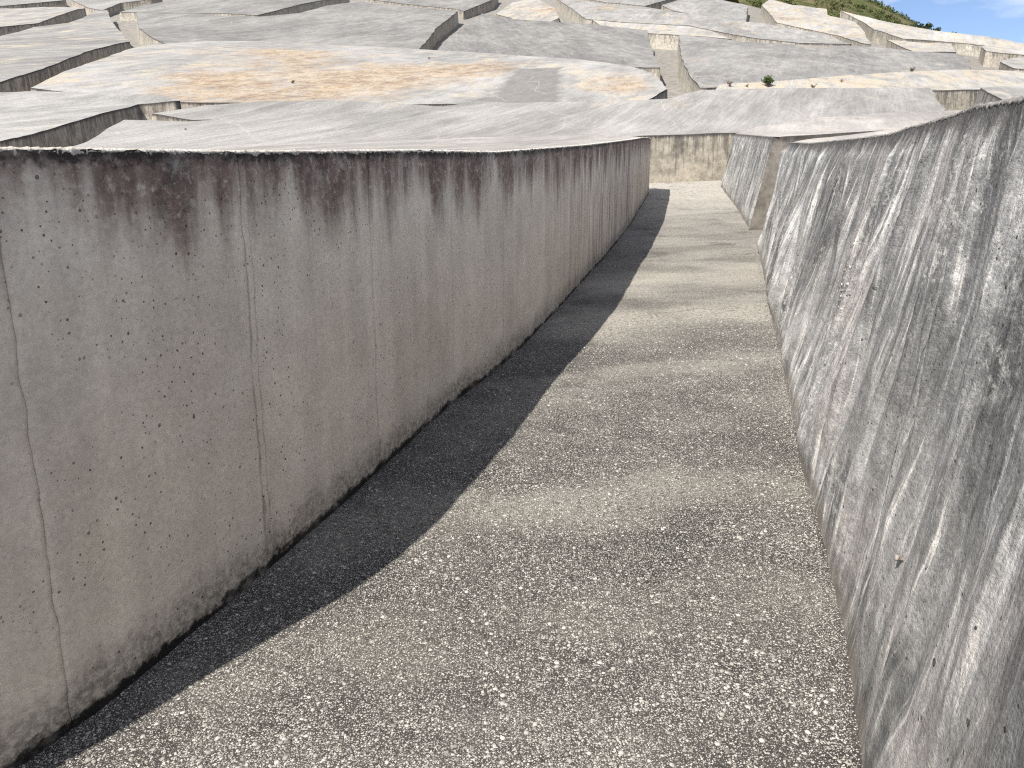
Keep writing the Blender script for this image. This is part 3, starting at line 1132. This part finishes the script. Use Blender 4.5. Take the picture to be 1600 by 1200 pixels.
def disp_right(S, h, H):
    u = streak_right(S, h)
    r1 = 1 - 2.2 * np.abs(gnoise(u * 2.3, h * .55 + 3))
    r2 = 1 - 2.2 * np.abs(gnoise(u * 6.5 + 9, h * .8))
    r3 = gnoise(u * 17, h * 1.6 + 5)
    r4 = gnoise(u * 44, h * 4.)
    fade = np.clip((H - h) / .12, .25, 1) * np.clip((h + .03) / .16, .2, 1)
    bulge = .035 * fbm(S * .7 + 2, h * .9, 2) + np.exp(-np.maximum(h, 0) / .09) * (.012 + .016 * fbm(S * 2.2, S * 0 + 7, 3))
    soft = np.clip((S - CR_SOFT) / 1.8, .6, 1) * np.clip(.95 + 1.1 * gnoise(S * .8 + 6, h * 1.1), .45, 1.35)
    return bulge * fade + soft * (.055 * np.clip(r1, 0, 1) ** 2 + .026 * np.clip(r2, 0, 1) + .009 * r3 + .003 * r4 - .02) * fade + .0022 * fbm(S * 24, h * 24, 3)


WR = Wall(CR, -1, HR, ([-10, 1.8, 3.0, 5.0, 8, 10.7], [.08, .10, .17, .22, .20, .19]), disp_right, streak_right)
org = (3.5, 6.0, float(T(3.5, 6.0)))
RB = thing('concrete_block', org, 'sunlit concrete block with rippled streaky wall rising along the right of the walkway', 'concrete block', GROUP)
seams = [-4.0, .9, 2.25, 4.1, 6.4, 8.6, 10.6]
for i in range(len(seams) - 1):
    s0, s1 = CR.s_of_y(seams[i]), CR.s_of_y(seams[i + 1])
    ds, dv = (.011, .014) if .5 < seams[i] < 5 else ((.018, .02) if seams[i] > 5 else (.04, .04))
    WR.panel(RB, org, s0, s1, ds, dv, M_RIGHT, .004, .004, i, 0.0)
WR.core(RB, org, M_CORE)
WR.rim(RB, org, M_RIM_DARK)
Sw = np.unique(np.concatenate([np.arange(0, CR.len, .12), [CR.len]]))
tl = WR.top_line(Sw)
wall_bd = np.column_stack([tl[:, :2], tl[:, 2] - T(tl[:, 0], tl[:, 1]) - BLOCK_H])
back_pts = [(4.4, 11.15, -.05), (6.5, 11.5, .12), (9.5, 12.0, .20), (13.5, 11.5, .2), (14, 3, .1), (10, -5, 0), (2, -5, .1)]
bb = resample([tuple(wall_bd[-1])] + back_pts + [tuple(wall_bd[0])], .3)
n_close = max(1, int(round(math.hypot(wall_bd[-1, 0] - wall_bd[0, 0], wall_bd[-1, 1] - wall_bd[0, 1]) / .3)))
bb = bb[1:len(bb) - n_close]
bd = np.vstack([wall_bd, bb])
ex = np.concatenate([tl[:, 2] - .004, np.full(len(bb), np.nan)])
fR = top_func(bd, .03, 5.0)
M_TOP_PINK = m_top('top_pinkish', 1.2, 0, .15, .3, tint=(1.0, .955, .94))
make_top(RB, org, bd, fR, .6, M_TOP_PINK, ex)
_tlx, _tly = tl[:, 0].copy(), tl[:, 1].copy()
make_side(RB, org, bd, fR, M_SIDE, skip=lambda x0, y0, x1, y1: (abs(x0 - np.interp(y0, _tly, _tlx)) < .02 and abs(x1 - np.interp(y1, _tly, _tlx)) < .02), batter=.20)

# a pocket of bare stones left in the wall, and a rusty stub of a form tie
sq = CR.s_of_y(3.75)
npk = 90
Sq = sq + RNG.normal(0, .045, npk)
hq = .82 + RNG.normal(0, .10, npk)
base = WR.pos(Sq, hq, -.004)
rr = RNG.uniform(.004, .011, npk)
v = base[:, None] + ICO_V[None] * rr[:, None, None] * (1 + .4 * (RNG.random((npk, 12, 1)) - .5))
o = link_mesh('stone_pocket', mesh_np('stone_pocket', (v - np.array(org)).reshape(-1, 3), (ICO_F[None] + 12 * np.arange(npk)[:, None, None]).reshape(-1, 3)), M_STONE, RB, False)
o['kind'] = 'stuff'
a = WR.pos(np.array([CR.s_of_y(1.86)]), np.array([.53]))[0]
_, _, ttx, tty = CR.at(CR.s_of_y(1.86))
nrm = np.array([-tty, ttx, .15])
e1 = np.array([ttx, tty, 0.])
e2 = np.cross(nrm, e1)
vs = []
for dist, r in ((-.02, .006), (.012, .006), (.012, .009), (.018, .009), (.0195, .004)):
    for k in range(8):
        vs.append(a + nrm * dist + r * (math.cos(k * .7854) * e1 + math.sin(k * .7854) * e2))
fs = [(r * 8 + k, r * 8 + (k + 1) % 8, r * 8 + 8 + (k + 1) % 8, r * 8 + 8 + k) for r in range(4) for k in range(8)] + [(32, 33, 34, 35), (32, 35, 36, 39), (36, 37, 38, 39)]
link_mesh('tie_stub', mesh_np('tie_stub', np.array(vs) - np.array(org), fs), m_plain('rusted_steel', (.35, .31, .28), .4, 200), RB, False)

# --- block up the walkway on the right
TP = [(3.75, 12.0), (4.14, 13.69), (5.03, 17.71), (6.15, 23.2), (6.8, 26.0)]
CT = Curve(TP, 13.69, 23.3)
WT = Wall(CT, -1, ([10, 13.7, 20, 26], [1.5, 1.5, 1.52, 1.5]), ([10, 30], [.20, .19]), disp_right, streak_right)
org = (7.0, 18.0, float(T(7.0, 18.0)))
TB = thing('concrete_block', org, 'concrete block with leaning streaked wall past the gap on the right of the walkway', 'concrete block', GROUP)
for a, b in ((13.69, 17.0), (17.0, 20.2), (20.2, 23.3)):
    WT.panel(TB, org, CT.s_of_y(a), CT.s_of_y(b), .03, .03, M_RIGHT2, .003, .003, 0, 0.0)
WT.core(TB, org, M_CORE)
WT.rim(TB, org, M_RIM_DARK)
Sw = np.unique(np.concatenate([np.arange(0, CT.len, .2), [CT.len]]))
tl = WT.top_line(Sw)
wall_bd = np.column_stack([tl[:, :2], tl[:, 2] - T(tl[:, 0], tl[:, 1]) - BLOCK_H])
back_pts = [(7.2, 23.7, .12), (9.3, 24.3, .34), (11.5, 25.0, .42), (14.8, 26.2, .44), (17.0, 26.6, .34), (22.5, 25.2, .1), (20, 17, .1), (14.5, 14.2, .1), (8.0, 13.95, .05)]
bb = resample([tuple(wall_bd[-1])] + back_pts + [tuple(wall_bd[0])], .3)
n_close = max(1, int(round(math.hypot(wall_bd[-1, 0] - wall_bd[0, 0], wall_bd[-1, 1] - wall_bd[0, 1]) / .3)))
bb = bb[1:len(bb) - n_close]
bd = np.vstack([wall_bd, bb])
ex = np.concatenate([tl[:, 2] - .004, np.full(len(bb), np.nan)])
fT = top_func(bd, .04, 8.0)
make_top(TB, org, bd, fT, .6, M_TOP_PINK, ex)
_tx2, _ty2 = tl[:, 0].copy(), tl[:, 1].copy()
M_SIDE_BROWN = m_side('block_side_brown', (.18, .165, .145), .8, 1.3)
make_side(TB, org, bd, fT, M_SIDE_BROWN, skip=lambda x0, y0, x1, y1: (abs(x0 - np.interp(y0, _ty2, _tx2)) < .02 and abs(x1 - np.interp(y1, _ty2, _tx2)) < .02), batter=.21)

# ------------------------------------------------------------------ blocks up the hillside (plan x, y and rim offset)
M_SIDE_CREAM2 = m_side('block_side_sunlit', (.41, .385, .335), .6, 1.1)
M_RIGHTFAR = m_side('block_side_grey', (.28, .27, .26), .8, 2.2)
M_C = m_top('top_drag_marked', 1.06, 0, .10, .6, tint=(1, .99, .98), ang=.40, mot=.4)
PATCH = [(.994, -.111, -5.7, 0), (.905, -.425, -19.3, 1), (-.997, .077, .85, 0), (.0, -1.0, -55.6, 0)]
BLOCKS = [
    ('L1', 'broad pale block at the left edge, its dark wall toward the walkway',
     m_top('top_l1',1.1,0,.2,.6), M_SIDE_DARK,
     [(-14.1,34.5,-0.1),(-15.81,34.27,-0.3),(-15.57,30.29,-0.2),(-15.16,26.53,-0.1),(-14.68,23.03,0),(-13.84,19.44,0),(-19.36,22.94,0),(-26,30.5,0),(-21.6,34.4,-0.05),(-20.4,34.9,0),(-17.48,35.3,0),(-15.2,35.2,0)]),
    ('C1', 'wide grey drag-marked block closing the far end of the walkway',
     M_C, M_SIDE_CREAM,
     [(-12.84,26.75,0.2),(-11.1,27.46,0.1),(-9.41,28.85,0.1),(-6.34,30.85,0.1),(-3.15,33.26,0.1),(-1.6,36.97,0),(5.19,35.58,0.1),(6.73,35.05,0.2),(8.48,36.98,0.3),(11.59,37.19,0.3),(18.92,36.91,0.3),(15.27,28.51,0.3),(12.5,27.4,-0.1),(7.2,25.6,-0.1),(3.9,25.2,-0.1),(0,23.8,-0.05),(-5,21.8,-0.08),(-9.5,20.2,-0.08),(-11.6,20.6,0)]),
    ('C2', 'thin wedge block wrapped behind the left part of the wide drag-marked block',
     M_C, M_SIDE_CREAM,
     [(-13.3,29.9,0),(-11.7,29.6,-0.15),(-9.9,31.0,-0.24),(-6.9,33.1,-0.3),(-4.2,35.0,-0.3),(-3.0,36.7,-0.4),(-2.92,37.05,-0.3),(-7.27,35.51,0),(-10.3,34.4,0),(-12.26,32.37,0)]),
    ('D', 'large domed block stained orange with a grey repair patch',
     m_top('top_orange',1.12,1.0,.6,.3,patch=PATCH,blobs=[(-12,48,10,17,.19),(-6,54,10,11,.15),(-17,61,9,9,.12),(5.5,46,3,6,.12),(-17,42,5,4,.12)]), M_SIDE,
     [(-22.23,37.66,-0.2),(-18.85,37.43,-0.45),(-14.68,36.51,-0.45),(-7.75,37.8,-0.45),(-3.1,39.37,-0.45),(5.79,39.71,-0.45),(6.66,39.86,-0.4),(8.1,42.48,-0.2),(8.41,48.87,0),(7.89,54.64,0),(4.83,62.09,0),(-0.53,68.69,0),(-8.86,71.32,0),(-13.44,72.17,0),(-20.72,74.29,0),(-26.62,71.57,0),(-28.52,65.67,0),(-28.07,60.97,0),(-23.56,43.07,0)]),
    ('H', 'small block at the right edge, its streaked wall peeking over the rippled block',
     m_top('top_h',1.1,0,.3,.4), M_RIGHTFAR,
     [(21.5,37.4,0.3),(19.5,32.2,0.3),(18.6,29.5,0.2),(24,27.5,0),(32,35,0),(32,42.4,0.1),(25.3,40.3,0.2)]),
    ('R', 'long cream stained block with green shrubs, behind the wide drag-marked block',
     m_top('top_r',1.22,.45,.95,.45), M_SIDE_CREAM,
     [(10.16,40.9,-0.2),(13.0,41.67,-0.3),(17.25,41.42,-0.3),(21.08,41.1,-0.2),(23.74,41.99,-0.2),(28.83,45.88,-0.45),(34.38,45.52,-0.45),(42,55,0),(33.5,56,0),(29.57,54.09,0),(23.16,49.4,0),(17.86,45.63,0),(13.38,43.01,0),(10.74,42.2,0)]),
    ('M3', 'dark grey block behind the left half of the orange domed block',
     m_top('top_m3',.82,0,.05,.6), M_SIDE_CREAM2,
     [(-47.77,105.85,0.2),(-39.04,86.74,0),(-31.4,72.43,0),(-30.04,71.99,-0.45),(-27.38,73.54,-0.45),(-21.25,76.09,-0.45),(-13.81,74.1,-0.45),(-8.69,73.52,-0.45),(-8.91,96.18,0),(-7.57,115.97,0.2),(-14.7,119.69,0.2),(-22.89,124.44,0.2),(-25.89,116.33,0.2),(-26.99,106.38,0.2),(-30.5,100.34,0.2),(-35.41,100.07,0.2)]),
    ('E', 'dark grey block with thin pale cracks behind the right half of the orange domed block',
     m_top('top_e',.76,0,.05,.6,ang=-.15), M_SIDE,
     [(-7.01,75.16,-0.45),(-6.66,86.08,0),(-4.08,112.77,0.3),(1.22,105.97,0.3),(9.21,99.55,0.3),(14.3,87.71,0.6),(12.31,73.46,0.2),(10.2,56.5,-0.3),(9,59,-0.45),(5.02,64.44,-0.45),(-0.55,70.8,-0.45)]),
    ('F', 'long smooth grey block behind the cream one, right of the sunlit notch',
     m_top('top_f',.86,.15,.2,.5), M_SIDE_CREAM2,
     [(17.02,84.32,0.4),(12.41,60.2,0.1),(10.63,49.09,-0.1),(10.01,43.37,-0.3),(14.28,45.87,-0.45),(19.1,48.77,-0.45),(24.9,53.05,-0.45),(31.94,58.38,-0.45),(35.2,63.0,-0.45),(39.0,70.0,0.1),(40.5,75,0.2),(36.74,75.06,0.2),(35.2,79.0,0.2),(26.53,76.02,0.2),(21.32,76.44,0.3),(19.77,81.61,0.3)]),
    ('Q', 'narrow pale slab block whose front closes the notch above the orange dome',
     m_top('top_q',1.2,.1,.75,.3), M_SIDE_CREAM2,
     [(10.3,106.6,0),(14.22,102.48,0),(21.2,99.17,0),(22.81,94.62,0),(22.6,85,0),(21.04,86.87,0),(18.07,89.15,0),(15.06,91.04,0),(15.66,98.39,-0.45),(11.2,103.4,-0.45)]),
    ('X', 'grey block uphill of the narrow pale slab, with a sunlit left wall',
     m_top('top_x',1.0,.3,.45,.5), M_SIDE_CREAM2,
     [(7.4,138,0),(8.7,122.5,0),(9.61,107.61,0),(14.92,107.52,-0.45),(22.32,104.44,-0.45),(24.12,100.07,-0.45),(26.2,86.3,0),(28.96,83.02,0),(35.03,85.23,0),(36.54,96.41,0),(32.36,105.99,0),(30.24,107.2,0),(22.52,117.22,0),(19.85,123.15,0),(14.73,128.07,0),(9.94,136.65,0)]),
    ('U', 'small grey block by the top edge, left of the little dark notch',
     m_top('top_u',.98,.1,.25,.5), M_SIDE,
     [(22.75,126.74,0),(23.85,124.2,-0.45),(26.89,116.45,-0.45),(31.64,112.15,-0.45),(38.13,135.04,0),(34.92,147.15,0),(30.29,143.88,0)]),
    ('T1', 'block cut off by the top edge right of centre, its short wall in shade',
     m_top('top_t',.95,0,.2,.5), M_SIDE_DARK,
     [(20.8,130.35,-0.45),(26.68,139.37,0),(31.55,152.79,0),(8.11,151.47,0),(10.73,140.09,0),(15.57,135.41,-0.45)]),
    ('V', 'pale cream block just below the green hill, right of the little dark notch',
     m_top('top_v',1.25,.5,.85,.5), M_SIDE_CREAM2,
     [(41.36,138.22,0),(34.5,108,0),(40,101,-0.45),(37.51,86.06,0),(40.6,94.5,0),(44.6,105.3,0),(48.7,118.1,0),(49.16,129.62,0.04),(49.06,129.84,0.93),(49.07,158.18,0.68)]),
    ('V2', 'pale block along the skyline on the right below the blue sky',
     m_top('top_v2',1.3,.1,.8,.4), M_SIDE_CREAM2,
     [(50.1,127,1.0),(50.5,121,0.2),(46.8,107,0.0),(47,105.5,0),(46,97,0),(52,101,-0.3),(58,100,-0.2),(64,95,0.2),(75,88,0.9),(80,98,0.5),(66,100,1.0),(60.1,104,0.9),(57.4,107,0.6),(56,110,0.5),(55,113,0.5),(53,119,0.6)]),
    ('W', 'small peach stained block under the skyline block, left of the curved hollow',
     m_top('top_w',1.25,.55,.9,.3), M_SIDE_CREAM2,
     [(42.9,94.5,0),(38.5,78.5,0),(44.6,82.7,0),(50.5,95.0,0),(46,93.5,0)]),
    ('Y', 'pale block at the right edge just right of the curved hollow under the skyline',
     m_top('top_y',1.28,.1,.8,.3), M_SIDE,
     [(53.5,94,0),(50,86.9,0),(58,86,-0.2),(70,80,0.3),(72,85,0.8),(63,92,0.5),(57.5,97,0.2)]),
    ('Z', 'block at the right edge with a small wall showing behind the cream block',
     m_top('top_z',1.1,.2,.5,.4), M_SIDE,
     [(45.5,75.4,0),(40.6,68.3,0),(36.5,59.5,0),(44,58.6,0),(60,74,0.2),(56,82,0.2),(49.7,79.8,0.1)]),
    ('L2', 'grey block with cream flecks upper left, long dark wall beside the orange domed block',
     m_top('top_l2',.88,0,.5,.5), M_SIDE_DARK,
     [(-31.26,67.57,0),(-30.93,64.13,0),(-28.87,55.51,0),(-26.53,48.22,0),(-25.1,43.2,0),(-23.63,37.69,0),(-25.5,36.3,0),(-33.03,39.9,0),(-45.28,63.46,0),(-48.95,79.08,0),(-53.78,93.17,0),(-52.0,97.05,0),(-53.72,104.33,0),(-56.61,113.34,0),(-55.23,113.76,0),(-49.42,102.22,0),(-39.44,83.16,0)]),
    ('L3', 'pale grey block at the upper left edge, third uphill with a dark front wall',
     m_top('top_l3',1.05,0,.6,.5), M_SIDE_DARK,
     [(-60.52,118.16,0),(-61.16,117.46,0),(-59.62,110.93,0),(-57.66,103.26,0),(-56.11,98.35,0),(-58.48,94.72,0),(-58.13,79.87,0),(-86.06,111.75,0),(-82.23,118.85,0),(-75.64,123.14,0),(-72.7,122.17,0),(-69.5,123.03,0),(-65.36,121.64,0)]),
    ('L4', 'block in the top left corner of the picture with a thin dark wall',
     m_top('top_l4',1.0,0,.3,.5), M_SIDE_DARK,
     [(-72.46,135.71,0),(-75,131.9,0),(-78,128,0),(-83,124.5,0),(-97,124,0),(-101,143,0),(-94.39,154.22,0),(-80.91,148.95,0)]),
    ('K', 'block at the top left edge above the crossing, shaded wall curving uphill',
     m_top('top_k',.95,0,.2,.5), M_SIDE_DARK,
     [(-58.89,119.78,-0.45),(-60.91,129.6,-0.3),(-56.71,132.23,0),(-60.12,143.45,0),(-78.38,150.72,0),(-71.31,135.29,0),(-63.56,125.06,-0.45)]),
    ('M2', 'grey block at the top edge with a pale sunlit end wall at the crossing',
     m_top('top_m2',.8,0,.2,.5), M_SIDE_CREAM2,
     [(-54.53,115.73,-0.45),(-51.61,114.38,-0.45),(-42.38,110.22,-0.45),(-33.1,107.84,-0.45),(-30.67,121.94,-0.2),(-27.89,129.15,0),(-27.13,139.13,0),(-56,143,0),(-53.8,131.2,-0.3),(-55.6,125,-0.45)]),
    ('P', 'block at the top edge above the two dark grey blocks, with a dark wall',
     m_top('top_p',.8,0,.2,.5), M_SIDE,
     [(-7.13,122.13,-0.45),(-3.36,137.11,0),(-2.53,150.29,0),(-23.17,140.92,0),(-22.92,131.24,0),(-15.9,129.59,-0.45),(-8.1,125.52,-0.45)]),
    ('S', 'small peach stained block at the top edge near the middle',
     m_top('top_s',1.15,.75,.8,.3), M_SIDE,
     [(-2.31,120.29,-0.45),(0.0,133.96,0),(3.92,142.09,0),(6.41,122.76,0),(6.18,109.94,0),(5.09,110.01,-0.45),(1.3,112.52,-0.45)]),
]
for key, label, tm, sm, poly in BLOCKS:
    dist = np.mean([p[1] for p in poly])
    far_block(key, poly, label, tm, sm, grid=.7 if dist < 45 else 1.3, step=.35 if dist < 45 else .6,
              rough=.035 if key in ('C1', 'C2') else .08, batter=.20 if key == 'H' else (.03 if key == 'C1' else .07))

# ------------------------------------------------------------------ plants
def tuft(x, y, z, size, label, mat, nstem=9, leaf=14, dry=False):
    e = thing('shrub', (x, y, z), label, 'plant', 'small plants rooted in the concrete')
    V, F = [], []
    tips = []
    for i in range(nstem):
        a = random.uniform(0, 6.283)
        le = random.uniform(.2, .75)
        p0 = np.array([0.02 * math.cos(a), .02 * math.sin(a), -.06])
        p1 = np.array([math.cos(a) * le * .45, math.sin(a) * le * .45, random.uniform(.35, .6)]) * size
        p2 = np.array([math.cos(a) * le, math.sin(a) * le, random.uniform(.5, 1.0)]) * size
        w = .012 * (1 + size)
        b = len(V)
        for p, r in ((p0, w), (p1, w * .7), (p2, w * .3)):
            for k in range(3):
                V.append((p[0] + r * math.cos(k * 2.094), p[1] + r * math.sin(k * 2.094), p[2]))
        for s in range(2):
            for k in range(3):
                F.append((b + s * 3 + k, b + s * 3 + (k + 1) % 3, b + s * 3 + 3 + (k + 1) % 3, b + s * 3 + 3 + k))
        tips += [p1, p2, (p1 + p2) / 2]
    link_mesh('stems', mesh_np('stems', V, F), M_DRY, e, False)
    tips = np.array(tips)
    V, F = leaf_cloud(tips, np.full(len(tips), size * .20), leaf, size * .09, .9)
    link_mesh('foliage', mesh_np('foliage', V, F), mat, e, False)
    return e


for key, x, y, size, label, mat, ns, lf in [
    ('R', 13.3, 42.3, .52, 'green leafy shrub, the largest plant on the cream stained block', M_TUFT, 12, 22),
    ('R', 11.2, 41.9, .26, 'reddish dry sprig nearest the left end of the cream stained block', M_DRY, 9, 6),
    ('R', 12.1, 42.0, .16, 'tiny dark tuft between the reddish sprig and the green shrub', M_BUSH, 6, 8),
    ('R', 15.6, 42.2, .24, 'small dark tuft right of the green shrub on the cream block', M_BUSH, 6, 10),
    ('R', 17.6, 43.6, .18, 'small dry sprig right of the small dark tuft, on the cream block', M_DRY, 7, 6),
    ('F', 27.5, 56.4, .34, 'spindly dark sprig near the lower edge of the long smooth grey block', M_BUSH, 9, 8),
    ('D', -11.9, 44.3, .17, 'dark tuft growing alone in the orange stain of the domed block', M_BUSH, 9, 12),
    ('D', -6.2, 61.5, .15, 'dark flat tuft near the upper rim of the orange domed block', M_BUSH, 7, 12),
    ('Z', 40.0, 62.2, .36, 'dark round tuft near the right edge of the picture', M_BUSH, 9, 12),
    ('C1', -10.3, 25.4, .07, 'tiny dark speck of a tuft on the wide drag-marked block', M_BUSH, 5, 8),
]:
    z = float(TOPF[key](x, y)[0])
    tuft(x, y, z - .01, size, label, mat, ns, lf)

# bushes standing against the sky where the hill meets the concrete crest
for i, (x, y, hh, rr, what) in enumerate([
    (57.6, 116.5, 2.9, 1.3, 'dark bush leftmost of the row on the skyline'),
    (60.0, 117.2, 3.0, 1.2, 'dark bush second from the left on the skyline'),
    (62.0, 117.4, 3.1, 1.1, 'dark bush with the highest crown, midway along the skyline row'),
    (63.9, 117.4, 2.9, 1.1, 'dark bush second from the right on the skyline'),
    (65.6, 117.0, 2.7, 1.0, 'dark low bush rightmost of the row on the skyline'),
]):
    zb = float(ground_z(x, y))
    e = thing('bush', (x, y, zb), what, 'bush', 'dark bushes along the skyline')
    V, F = [], []
    cs, rs = [], []
    for k in range(7):
        a = random.uniform(0, 6.28)
        r0 = random.uniform(.2, .9) * rr
        tip = np.array([r0 * math.cos(a), r0 * math.sin(a), hh * random.uniform(.55, .95)])
        b = len(V)
        for p, w in ((np.array([0, 0, -.2]), .09), (tip * .5, .06), (tip, .015)):
            for j in range(4):
                V.append((p[0] + w * math.cos(j * 1.571), p[1] + w * math.sin(j * 1.571), p[2]))
        for s in range(2):
            for j in range(4):
                F.append((b + s * 4 + j, b + s * 4 + (j + 1) % 4, b + s * 4 + 4 + (j + 1) % 4, b + s * 4 + 4 + j))
        cs += [tip, tip * .75]
        rs += [rr * random.uniform(.35, .6), rr * random.uniform(.3, .6)]
    link_mesh('stems', mesh_np('stems', V, F), M_DRY, e, False)
    V, F = leaf_cloud(np.array(cs), np.array(rs), 110, .16, .8)
    link_mesh('crown', mesh_np('crown', V, F), M_BUSH, e, False)
